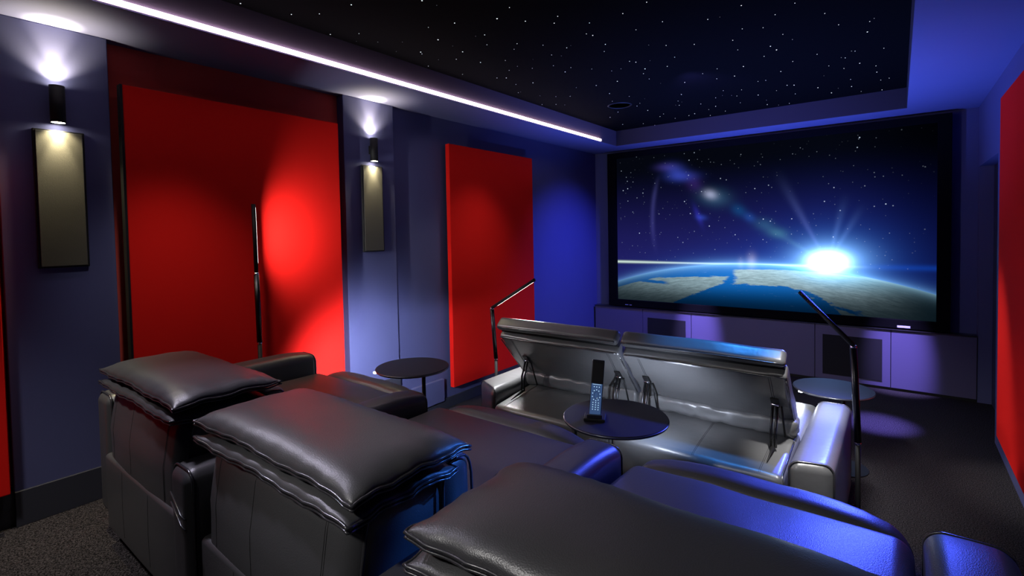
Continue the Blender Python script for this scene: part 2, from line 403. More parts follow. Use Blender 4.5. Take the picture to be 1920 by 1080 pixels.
# ------------------------------------------------------------------ sconces and wall speakers
def sconce(y, label, e):
    x, z0, z1, r = XP + 0.046, 2.300, 2.487, 0.031
    o = empty('wall_sconce', (XP, y, z0), label, 'wall lamp', 'up and down wall sconces')
    bm = bmesh.new()
    lathe(bm, [(r - 0.003, 0.03), (r - 0.003, 0), (r, 0), (r, z1 - z0), (r - 0.003, z1 - z0), (r - 0.003, z1 - z0 - 0.03)], (x, y, z0), 40)
    obj('cylinder_body', bm, M['black'], o, smooth=True)
    obj('mount', bx(XP, x - r + 0.003, y - 0.02, y + 0.02, z0 + 0.06, z1 - 0.06, bevel=0.003), M['black'], o)
    for zz in (z0 + 0.0015, z1 - 0.0015):
        bm = bmesh.new(); lathe(bm, [(0.0, 0), (r - 0.0035, 0)], (x, y, zz), 32)
        obj('lens', bm, M['lens'], o)
    for zz, t in ((z0 - 0.004, -1), (z1 + 0.004, 1)):
        for en, cone, bl in ((e * 0.36, 118, 1.0), (e * 0.65, 50, 0.9)):
            l = light('sconce_lamp', 'SPOT', (x, y, zz), en, WARM, (x, y, zz + t), 0.008, cone, bl)
            l.parent = o; l.matrix_parent_inverse = o.matrix_world.inverted()
sconce(0.625, 'black cylinder sconce lit up and down on the nearer pillar', 64)
sconce(2.570, 'black cylinder sconce lit up and down on the farther pillar', 64)
for y0, lab in ((0.535, 'slim grey wall speaker under the nearer sconce'), (2.472, 'slim grey wall speaker under the farther sconce')):
    o = empty('wall_speaker', (XP, y0 + 0.095, 1.565), lab, 'speaker', 'slim wall speakers')
    obj('cabinet', bx(XP, XP + 0.022, y0 - 0.006, y0 + 0.196, 1.560, 2.265, bevel=0.003), M['black'], o)
    obj('grille', bx(XP + 0.0225, XP + 0.028, y0 + 0.003, y0 + 0.187, 1.568, 2.257, bevel=0.002), M['plate'], o)

# ------------------------------------------------------------------ media cabinet
cab = empty('media_cabinet', (-1.4, 6.39, 0), 'long low violet-grey cabinet under the screen with two speaker grilles', 'cabinet')
CT = 0.635
obj('carcass', bx(-3.45, 0.60, 6.405, 6.495, 0.0, CT - 0.012), M['black'], cab)
obj('top_board', bx(-3.45, 0.598, 6.375, 6.495, CT - 0.010, CT, bevel=0.002), M['blackgloss'], cab)
segs = [(-3.445, -2.733), (-2.727, -2.083), (-2.077, -0.728), (-0.722, -0.058), (-0.052, 0.594)]
for i, (a, b) in enumerate(segs):
    p = obj('front_panel', bx(a, b, 6.388, 6.404, 0.03, CT - 0.014, bevel=0.0015), M['cabinet'], cab)
    if i in (1, 3):
        g0, g1 = (a + 0.070, b - 0.068)
        obj('speaker_grille', bx(g0, g1, 6.381, 6.387, 0.085, 0.520, bevel=0.002), M['grille'], p)
obj('plinth', bx(-3.44, 0.59, 6.40, 6.404, 0.001, 0.028), M['black'], cab)

# ------------------------------------------------------------------ projection screen
class X:
    """tiny expression helper over math nodes"""
    nt = None
    def __init__(s, o): s.o = o
    @staticmethod
    def op(kind, *a, clamp=False):
        n = X.nt.nodes.new('ShaderNodeMath'); n.operation = kind; n.use_clamp = clamp
        for i, v in enumerate(a):
            if isinstance(v, X): X.nt.links.new(v.o, n.inputs[i])
            else: n.inputs[i].default_value = v
        return X(n.outputs[0])
    def __add__(s, b): return X.op('ADD', s, b)
    __radd__ = __add__
    def __sub__(s, b): return X.op('SUBTRACT', s, b)
    def __rsub__(s, b): return X.op('SUBTRACT', b, s)
    def __mul__(s, b): return X.op('MULTIPLY', s, b)
    __rmul__ = __mul__
    def __truediv__(s, b): return X.op('DIVIDE', s, b)
    def __neg__(s): return X.op('MULTIPLY', s, -1.0)
def Xsq(a): return a * a
def Xexp(a): return X.op('EXPONENT', a)
def Xabs(a): return X.op('ABSOLUTE', a)
def Xsqrt(a): return X.op('SQRT', a)
def Xmax(a, b): return X.op('MAXIMUM', a, b)
def ss(a, e0, e1):
    n = X.nt.nodes.new('ShaderNodeMapRange'); n.interpolation_type = 'SMOOTHSTEP'
    X.nt.links.new(a.o, n.inputs[0]); n.inputs[1].default_value = e0; n.inputs[2].default_value = e1
    if e0 > e1:
        n.inputs[1].default_value = e1; n.inputs[2].default_value = e0; n.inputs[3].default_value = 1; n.inputs[4].default_value = 0
    return X(n.outputs[0])
def gauss(x, z, cx, cz, sx, sz): return Xexp(-(Xsq((x - cx) / sx) + Xsq((z - cz) / sz)))
def screen_material():
    m = bpy.data.materials.new('projected_picture'); m.use_nodes = True
    nt = m.node_tree; nt.nodes.clear(); X.nt = nt
    out = nt.nodes.new('ShaderNodeOutputMaterial'); em = nt.nodes.new('ShaderNodeEmission'); nt.links.new(em.outputs[0], out.inputs[0])
    tc = nt.nodes.new('ShaderNodeTexCoord'); sp = nt.nodes.new('ShaderNodeSeparateXYZ'); nt.links.new(tc.outputs['Object'], sp.inputs[0])
    x, z = X(sp.outputs['X']), X(sp.outputs['Z'])
    def vec(a, b, c=0.0):
        n = nt.nodes.new('ShaderNodeCombineXYZ')
        for i, v in enumerate((a, b, c)):
            if isinstance(v, X): nt.links.new(v.o, n.inputs[i])
            else: n.inputs[i].default_value = v
        return n.outputs[0]
    # limb of the globe: circle through the measured arc
    RX0, RZ, R = 0.02, -5.44, 5.0
    rad = Xsqrt(Xsq(x - RX0) + Xsq(z - RZ))
    # the arc is steeper than a circle of that radius at its ends: add a quartic drop
    t = x - RX0
    arc = -0.445 - 0.085 * Xsq(t) - 0.003 * Xsq(Xsq(t))
    d = z - arc                                     # > 0 in space, < 0 on the globe
    earth = ss(d, 0.006, -0.006)
    space = 1.0 - earth
    # --- sky
    vz = ss(z, -0.5, 0.85)
    side = ss(x, 0.7, 1.75)
    dim = 1.0 - side * 0.75
    r_ = (0.012 * (1.0 - vz) + 0.0012) * dim
    g_ = (0.010 * (1.0 - vz) + 0.0018) * dim
    b_ = (0.105 * (1.0 - vz) + 0.0045) * dim
    # sun bloom
    bl1 = gauss(x, z, 0.80, -0.42, 0.42, 0.30)
    bl2 = gauss(x, z, 0.80, -0.42, 0.85, 0.60)
    core = gauss(x, z, 0.79, -0.40, 0.135, 0.085)
    mid = gauss(x, z, 0.79, -0.40, 0.27, 0.17)
    r_ = r_ + 0.02 * bl1; g_ = g_ + 0.13 * bl1 + 0.010 * bl2; b_ = b_ + 0.42 * bl1 + 0.11 * bl2
    # atmosphere glow above the limb
    fade = gauss(x, z, 0.35, -0.45, 1.45, 3.0) * 0.9 + 0.22 * ss(x, 1.4, 0.9)
    at = Xexp(-(Xmax(d, 0.0) / 0.035)) * fade
    at2 = Xexp(-(Xmax(d, 0.0) / 0.14)) * fade
    r_ = r_ + 0.20 * at + 0.004 * at2; g_ = g_ + 0.50 * at + 0.035 * at2; b_ = b_ + 0.85 * at + 0.22 * at2
    # horizontal streak
    zs = z + 0.450
    st = Xexp(-(Xsq(zs / (0.006 + 0.010 * ss(x, 0.0, -1.7))))) * ss(x, 0.9, -1.7) * 0.8
    st2 = Xexp(-(Xsq(zs / 0.014))) * gauss(x, z, 0.25, -0.45, 0.75, 9.0) * ss(x, 1.25, 0.9)
    stR = Xexp(-(Xsq((z + 0.447) / 0.03))) * ss(x, 0.9, 1.3)
    r_ = r_ + 0.75 * st + 0.55 * st2; g_ = g_ + 0.95 * st + 0.8 * st2; b_ = b_ + 0.7 * st + 0.95 * st2 + 0.16 * stR
    g_ = g_ + 0.02 * stR
    # rays from the sun
    def ray(x1, z1, wdt, amp, col):
        nonlocal r_, g_, b_
        x0, z0 = 0.79, -0.42
        dx, dz = x1 - x0, z1 - z0; L = math.hypot(dx, dz); dx /= L; dz /= L
        al = (x - x0) * dx + (z - z0) * dz
        ac = (x - x0) * dz - (z - z0) * dx
        i = Xexp(-(Xsq(ac / (Xabs(al) * wdt + 0.008)))) * ss(al, L * 1.25, 0.05) * ss(al, 0.0, 0.1) * amp
        r_ = r_ + i * col[0]; g_ = g_ + i * col[1]; b_ = b_ + i * col[2]
    ray(0.36, 0.48, 0.045, 0.16, (0.25, 0.35, 1.0))
    ray(0.93, 0.22, 0.05, 0.20, (0.2, 0.4, 1.0))
    ray(1.06, 0.12, 0.05, 0.20, (0.2, 0.4, 1.0))
    ray(0.20, -0.02, 0.05, 0.10, (0.3, 0.8, 0.8))
    # lens ghosts of the picture along the diagonal
    for cx, cz, sx, sz, col in ((-1.00, 0.80, 0.13, 0.05, (0.04, 0.03, 0.20)), (-0.88, 0.73, 0.12, 0.09, (0.03, 0.05, 0.36)), (-0.80, 0.66, 0.17, 0.06, (0.03, 0.05, 0.36)),
                                (-0.65, 0.56, 0.09, 0.10, (0.03, 0.012, 0.11)), (-0.45, 0.41, 0.07, 0.055, (0.45, 0.45, 0.62)), (-0.40, 0.37, 0.16, 0.10, (0.03, 0.10, 0.16)),
                                (-0.12, 0.20, 0.075, 0.07, (0.0, 0.06, 0.16)), (0.0, 0.11, 0.06, 0.055, (0.01, 0.06, 0.26)), (0.16, 0.02, 0.10, 0.07, (0.02, 0.09, 0.12)),
                                (0.30, -0.08, 0.10, 0.06, (0.04, 0.16, 0.14)), (-0.60, 0.15, 0.035, 0.11, (0.02, 0.02, 0.30)), (-0.56, 0.13, 0.06, 0.035, (0.02, 0.05, 0.35))):
        gq = gauss(x + (z - cz) * 0.35, z, cx, cz, sx, sz)
        r_ = r_ + 0.6 * col[0] * gq; g_ = g_ + 0.6 * col[1] * gq; b_ = b_ + 0.6 * col[2] * gq
    # faint curved sweep at the left
    sw = Xexp(-(Xsq((x + 1.20 - 0.25 * Xsq(z - 0.1)) / 0.03))) * ss(z, 0.75, 0.4) * ss(z, -0.4, 0.1) * 0.02
    r_ = r_ + sw; g_ = g_ + sw; b_ = b_ + 4.0 * sw
    # stars
    vo = nt.nodes.new('ShaderNodeTexVoronoi'); vo.inputs['Scale'].default_value = 13; nt.links.new(vec(x, z), vo.inputs['Vector'])
    vc = nt.nodes.new('ShaderNodeSeparateColor'); nt.links.new(vo.outputs['Color'], vc.inputs[0])
    s1 = ss(X(vo.outputs['Distance']), 0.11, 0.05) * ss(X(vc.outputs[0]), 0.35, 0.95) * space * ss(z, -0.42, -0.1)
    vo2 = nt.nodes.new('ShaderNodeTexVoronoi'); vo2.inputs['Scale'].default_value = 22; nt.links.new(vec(x, z, 3.0), vo2.inputs['Vector'])
    vc2 = nt.nodes.new('ShaderNodeSeparateColor'); nt.links.new(vo2.outputs['Color'], vc2.inputs[0])
    s2 = ss(X(vo2.outputs['Distance']), 0.15, 0.06) * ss(X(vc2.outputs[1]), 0.45, 1.0) * space * 0.30
    star = (s1 + s2) * ss(x, 1.72, 1.2)
    r_ = r_ + star * 0.55; g_ = g_ + star * 0.65; b_ = b_ + star * 0.8
    # pale vertical ghosts over the limb
    gh = (gauss(x, z, -0.10, -0.44, 0.035, 0.06) * 0.5 + gauss(x, z, 0.02, -0.42, 0.05, 0.085)) * 0.22
    # --- globe surface
    no = nt.nodes.new('ShaderNodeTexNoise'); no.inputs['Scale'].default_value = 1.0; no.inputs['Detail'].default_value = 9; no.inputs['Roughness'].default_value = 0.62
    depth = Xsqrt(Xmax(-d, 0.0) + 0.002)
    nt.links.new(vec(x * 1.6, depth * 7.5, 0.37), no.inputs['Vector'])
    nn = X(no.outputs['Fac'])
    n2 = nt.nodes.new('ShaderNodeTexNoise'); n2.inputs['Scale'].default_value = 1.0; n2.inputs['Detail'].default_value = 10; n2.inputs['Roughness'].default_value = 0.7
    nt.links.new(vec(x * 9, depth * 60, 1.3), n2.inputs['Vector']); cl = X(n2.outputs['Fac'])
    n3 = nt.nodes.new('ShaderNodeTexNoise'); n3.inputs['Scale'].default_value = 1.0; n3.inputs['Detail'].default_value = 12; n3.inputs['Roughness'].default_value = 0.75
    nt.links.new(vec(x * 4.5, depth * 22, 7.7), n3.inputs['Vector']); co = X(n3.outputs['Fac'])
    wob = (nn - 0.5) * 0.22
    wob2 = (co - 0.5) * 0.16
    # landmass left: a tongue of land rising to the right; right: the broad mass under the sun
    dl = z - (-0.600 - 0.13 * Xsq(x + 0.45)) + wob * 0.5 + wob2 * 0.45
    low = z - (-0.70 + 0.50 * (x + 0.35)) + wob * 0.6 + wob2
    landL = ss(dl, 0.006, -0.006) * ss(low, -0.006, 0.006) * ss(x + wob, -0.24, -0.30)
    bay = ss(Xabs(z - (-0.70 - 0.06 * (x + 1.3))) - wob2 * 0.3, 0.028, 0.012) * ss(x + wob, -0.95, -1.05)
    landL = landL * (1.0 - bay)
    upR = z - (-0.505 - 0.06 * Xsq(x - 0.2)) + wob2 * 0.3
    lowR = z - (-0.70 - 0.10 * Xmax(x - 0.35, 0.0) - 1.3 * Xsq(Xmax(x - 0.50, 0.0))) + wob * 0.5 + wob2 * 0.8
    landR = ss(upR, 0.006, -0.006) * ss(lowR, -0.006, 0.006) * ss(x + wob * 0.8 + wob2 * 1.6, -0.20, -0.14)
    river = ss(Xabs(z - (-0.84 - 0.22 * (x - 0.6)) + wob2 * 1.3 + wob), 0.030, 0.010) * ss(x, 0.40, 0.5) * ss(x, 1.25, 1.0)
    landR = landR * (1.0 - river)
    isl = ss(co, 0.60, 0.63) * ss(x, 0.35, 0.6) * ss(z, -0.74, -0.80)
    land = X.op('MINIMUM', landL + landR + isl, 1.0)
    lit = gauss(x, z, 0.40, -0.46, 1.10, 0.30) * 1.0 + 0.03
    litL = gauss(x, z, -0.75, -0.60, 0.95, 0.26) * 0.42
    lum = (lit + litL) * ss(z, -1.06, -0.70) * ss(x, 1.72, 1.0)
    lum = lum + 0.020 * ss(x, 1.72, 1.3)
    tex = cl * 1.5 + co * 0.5 - 0.25
    sea = (0.008 * lum, 0.17 * lum + 0.006, 0.62 * lum + 0.018)
    lnd = (0.46 * lum * tex + 0.003, 0.66 * lum * tex + 0.008, 0.74 * lum * tex + 0.012)
    cloud = ss(cl, 0.60, 0.78) * lum * 0.45
    sea = (sea[0] + cloud * 0.5, sea[1] + cloud * 0.7, sea[2] + cloud)
    rim = Xexp(-(Xmax(-d, 0.0) / 0.035)) * fade
    E_ = []
    for s_, l_, k in ((sea[0], lnd[0], 0.30), (sea[1], lnd[1], 0.58), (sea[2], lnd[2], 0.78)):
        E_.append(s_ * (1.0 - land) + l_ * land + rim * k)
    E_[1] = E_[1] + 0.25 * bl1 * ss(d, -0.25, 0.0); E_[2] = E_[2] + 0.45 * bl1 * ss(d, -0.25, 0.0)
    R_ = r_ * space + E_[0] * earth + 4.5 * core + 0.45 * mid + gh * 1.1
    G_ = g_ * space + E_[1] * earth + 8.5 * core + 1.0 * mid + gh
    B_ = b_ * space + E_[2] * earth + 24.0 * core + 1.6 * mid + gh * 1.1
    cb = nt.nodes.new('ShaderNodeCombineColor')
    for i, v in enumerate((R_, G_, B_)): nt.links.new(v.o, cb.inputs[i])
    nt.links.new(cb.outputs[0], em.inputs['Color']); em.inputs['Strength'].default_value = 1.0
    return m
scr = empty('projection_screen', (-1.415, 6.46, 0.645), 'wide black-framed projection screen showing a sunrise over the planet', 'screen')
SX0, SX1, SZ0, SZ1 = -3.235, 0.405, 0.645, 2.765
bm = bmesh.new()
fw = 0.125
box(bm, SX0, SX1, 6.40, 6.47, SZ1 - 0.075, SZ1, bevel=0.004); box(bm, SX0, SX1, 6.40, 6.47, SZ0, SZ0 + 0.09, bevel=0.004)
box(bm, SX0, SX0 + fw, 6.40, 6.47, SZ0 + 0.09, SZ1 - 0.075, bevel=0.004); box(bm, SX1 - fw + 0.02, SX1, 6.40, 6.47, SZ0 + 0.09, SZ1 - 0.075, bevel=0.004)
obj('frame', bm, M['velvet'], scr)
me = bpy.data.meshes.new('picture_surface')
px0, px1, pz0, pz1 = SX0 + fw - 0.01, SX1 - fw + 0.03, SZ0 + 0.08, SZ1 - 0.065
O = Vector((-1.40, 6.44, 1.71))
me.from_pydata([(px0 - O.x, 0, pz0 - O.z), (px1 - O.x, 0, pz0 - O.z), (px1 - O.x, 0, pz1 - O.z), (px0 - O.x, 0, pz1 - O.z)], [], [(0, 1, 2, 3)])
me.materials.append(screen_material())
pic = bpy.data.objects.new('picture_surface', me); COL.objects.link(pic)
pic.location = O; pic.parent = scr; pic.matrix_parent_inverse = scr.matrix_world.inverted()
obj('backing_board', bx(SX0 + 0.02, SX1 - 0.02, 6.452, 6.468, SZ0 + 0.02, SZ1 - 0.02), M['black'], scr)
bm = bmesh.new()
for k, ww in ((0, .012), (.016, .014), (.034, .010), (.064, .014), (.082, .012)):
    box(bm, -2.985 + k, -2.985 + k + ww, 6.398, 6.3995, 0.664, 0.672)
obj('printed_mark', bm, M['mark'], scr)
bm = bmesh.new(); box(bm, -0.005, 0.100, 6.3975, 6.3995, 0.655, 0.677, bevel=0.0006)
obj('maker_badge', bm, M['mark'], scr)

# ------------------------------------------------------------------ seating helpers
def piping(name, pts, parent, r=0.0045, closed=False):
    bm = bmesh.new(); tube(bm, pts, r, 6, closed)
    return obj(name, bm, M['piping'], parent, smooth=True)
from mathutils.bvhtree import BVHTree
def drape(o, pts, d, off=0.0002, n=24):
    """lay a line of points onto the surface of o, looking along d"""
    me = o.data; t = BVHTree.FromPolygons([v.co for v in me.vertices], [p.vertices for p in me.polygons])
    mw = o.matrix_world.inverted()
    D = Vector(d).normalized(); out = []
    P = [Vector(p) for p in pts]
    for i in range(len(P) - 1):
        m = max(2, int(n / (len(P) - 1)))
        for k in range(m + (1 if i == len(P) - 2 else 0)):
            q = P[i].lerp(P[i + 1], k / m)
            h = t.ray_cast(q - D * 0.25, D)
            if h[0] is not None: out.append(h[0] - D * off)
    return out
def seam(o, pts, d, r=0.0014, pair=0.0):
    for s_ in ((-pair, pair) if pair else (0,)):
        q = drape(o, [Vector(p) + Vector((s_, 0, 0)) for p in pts], d)
        if len(q) > 2:
            bm = bmesh.new(); tube(bm, q, r, 6); obj('stitched_seam', bm, M['stitch'], o, smooth=True)
def arc_profile(x0, x1, z0, z1, r, y, n=6):
    """inverted U outline of an arm end in an x-z plane"""
    pts = [(x0, y, z0)]
    for k in range(n + 1):
        a = PI - (PI / 2) * k / n
        pts.append((x0 + r + r * math.cos(a), y, z1 - r + r * math.sin(a)))
    for k in range(n + 1):
        a = PI / 2 - (PI / 2) * k / n
        pts.append((x1 - r + r * math.cos(a), y, z1 - r + r * math.sin(a)))
    pts.append((x1, y, z0))
    return pts
def arm(x0, x1, y0, y1, z0, z1, parent, skew=0.0, r=0.045, front_r=0.10, mt='leather'):
    """upholstered arm; skew pushes the back face forward on the outer side"""
    cx = (x0 + x1) / 2
    def f(p, u, v, w):
        q = p.copy()
        if v < 0: q.y += skew * (u if skew else 0) * (-v) * 0.5 + abs(skew) * 0.5 * -v
        if v > 0.6 and w > 0:      # rounded nose
            q.z -= 0.025 * ((v - 0.6) / 0.4) ** 2 * w
        q.z += 0.006 * max(0, 1 - u * u) * max(0, w)
        return q
    bm = bmesh.new(); rbox(bm, x0, x1, y0, y1, z0, z1, r, (4, 14, 8), f)
    a = obj('armrest', bm, M[mt], parent, smooth=True)
    rr = r * 0.95
    def end(y, s):
        pts = []
        for P in arc_profile(x0 + 0.002, x1 - 0.002, z0 + 0.06, z1 + 0.002, rr, y):
            u = (P[0] - cx) / ((x1 - x0) / 2)
            dy = skew * u * 0.5 + abs(skew) * 0.5 if s < 0 else 0.0
            pts.append((P[0], P[1] + dy, P[2] - (0.018 if s > 0 and P[2] > z1 - rr else 0)))
        return pts
    piping('piping', end(y0 + 0.020, -1), a)
    piping('piping', end(y1 - 0.025, 1), a, 0.003)
    return a

# ------------------------------------------------------------------ rear recliner sofa
rear = empty('recliner_sofa', (-1.45, 1.2, ZR), 'nearer three-seat black leather recliner sofa with folded headrest cushions', 'sofa', None)
YA = 0.635
chairs = [(-2.905, -2.02), (-1.83, -0.975), (-0.795, 0.045)]
arms_x = [(-3.095, -2.915), (-2.01, -1.845), (-0.965, -0.800), (0.055, 0.235)]
for i, (a, b) in enumerate(arms_x):
    A = arm(a, b, 0.615 if i else 0.66, 1.70 if i else 1.74, ZR + 0.09, 0.918 if i else 0.962, rear)
    # two v-shaped piping seams low on the arm's back face
    for zz in (0.80, 0.765) if i else ():
        yb = (0.615 if i else 0.66) - 0.001
        piping('back_seam', [(a + 0.022, yb, zz + 0.025), (b - 0.055, yb - 0.001, zz - 0.03), (b - 0.022, yb, zz - 0.034)], A, 0.003)
for i, (a, b) in enumerate(chairs):
    w_ = b - a
    # lower back shell
    bm = bmesh.new(); rbox(bm, a + 0.01, b - 0.01, YA + 0.005, YA + 0.10, ZR + 0.08, 0.715, 0.018, (10, 2, 8), puff(0.0, 0.004, 0.003, 8, i))
    p = obj('back_shell', bm, M['leather'], rear, smooth=True)
    for t in (0.30, 0.66):
        seam(p, [(a + w_ * t, YA, ZR + 0.12), (a + w_ * t, YA, 0.704)], (0, 1, -0.25), 0.0008)
    # upper backrest
    def fb(p, u, v, w, i=i):
        q = p.copy()
        q.y += 0.03 * max(0, w) - 0.010 * max(0, 1 - u * u) * max(0, -v)
        q.z += 0.012 * max(0, 1 - u * u) * max(0, w)
        q += Vector((0, 1, 0.5)) * nz(p, 6, i + 3) * 0.004
        return q
    bm = bmesh.new(); rbox(bm, a + 0.025, b - 0.03, YA + 0.018, YA + 0.36, 0.66, 1.035, 0.06, (12, 6, 6), fb)
    p = obj('backrest', bm, M['leather'], rear, smooth=True)
    for t in (0.14, 0.42, 0.84):
        seam(p, [(a + w_ * t, YA, 0.72), (a + w_ * t, YA, 1.01)], (0, 1, -0.15), 0.0009, 0.004 if t > 0.8 else 0.0)
    sp_ = []
    for k in range(9):
        t = k / 8 * PI / 2
        sp_.append((b - 0.045 + 0.012 * math.sin(t), YA + 0.045 + 0.03 * (1 - math.cos(t)), 0.70 + 0.29 * k / 8))
    sp_ += [(b - 0.048, YA + 0.10, 1.028), (b - 0.045, YA + 0.26, 1.045), (b - 0.045, YA + 0.36, 1.02), (b - 0.045, YA + 0.385, 0.90)]
    piping('piping', sp_, p)
    # front bolster of the backrest, seen beyond the cushions
    bm = bmesh.new(); rbox(bm, a + 0.01, b - 0.012, YA + 0.30, YA + 0.44, 0.80, 1.075, 0.055, (10, 4, 6), puff(0.004, 0.006, 0.003, 9, i + 9))
    p = obj('backrest_bolster', bm, M['leather'], rear, smooth=True)
    rp = [(b - 0.020, YA + 0.33 + 0.10 * math.sin(k / 10 * PI) * 0 + 0.0 , 0) for k in range(1)]
    loop = []
    for k in range(20):
        t = 2 * PI * k / 20
        cy_, cz_ = YA + 0.37, 0.937
        sy_ = 0.058 * (1 if math.cos(t) > 0 else -1) * abs(math.cos(t)) ** 0.6
        sz_ = 0.128 * (1 if math.sin(t) > 0 else -1) * abs(math.sin(t)) ** 0.6
        loop.append((b - 0.013, cy_ + sy_, cz_ + sz_))
    piping('piping', loop, p, 0.004, True)
    # headrest, folded over: lower and upper loose cushions
    bm, lp = pillow(a + 0.025, b + 0.020, YA - 0.012, YA + 0.345, 1.052, 0.030, 0.022, i + 1.3)
    p = obj('lower_headrest_cushion', bm, M['leather'], rear, smooth=True)
    piping('piping', lp, p, 0.0042, True); piping('piping', [q_ + Vector((0, 0, -0.011)) for q_ in lp], p, 0.003, True)
    bm, lp = pillow(a + 0.015, b + 0.030, YA - 0.004, YA + 0.385, 1.106, 0.050, 0.024, i + 2.7)
    p = obj('upper_headrest_cushion', bm, M['leather'], rear, smooth=True)
    piping('piping', lp, p, 0.0042, True); piping('piping', [q_ + Vector((0, 0, -0.010)) for q_ in lp], p, 0.003, True)
    # seat and raised footrest
    bm = bmesh.new(); rbox(bm, a + 0.006, b - 0.006, 1.03, 1.735, 0.55, 0.842, 0.05, (12, 12, 4), puff(0.028, 0.0, 0.006, 5, i + 5))
    obj('seat_cushion', bm, M['leather'], rear, smooth=True)
    def ff(p, u, v, w, i=i):
        q = p.copy()
        q.y -= 0.09 * abs(u) ** 4 * max(0, v)
        q.z -= 0.05 * abs(u) ** 5 + 0.02 * max(0, v) ** 2
        q.z += 0.006 * nz(p, 7, i)
        return q
    bm = bmesh.new(); rbox(bm, a + 0.004, b - 0.004, 1.715, 1.885, 0.62, 0.848, 0.06, (12, 4, 4), ff)
    obj('footrest', bm, M['leather'], rear, smooth=True)
bm = bmesh.new(); box(bm, -3.05, 0.20, 0.76, 1.65, ZR + 0.03, ZR + 0.30)
obj('base_frame', bm, M['black'], rear)
def foot(x, y, z, h, par):
    bm = bmesh.new(); lathe(bm, [(0, 0), (0.02, 0), (0.02, h), (0, h)], (x, y, z), 12)
    obj('foot', bm, M['black'], par)
for fx in (-3.0, -1.93, -0.88, 0.15):
    for fy in (0.80, 1.60): foot(fx, fy, ZR, 0.05, rear)

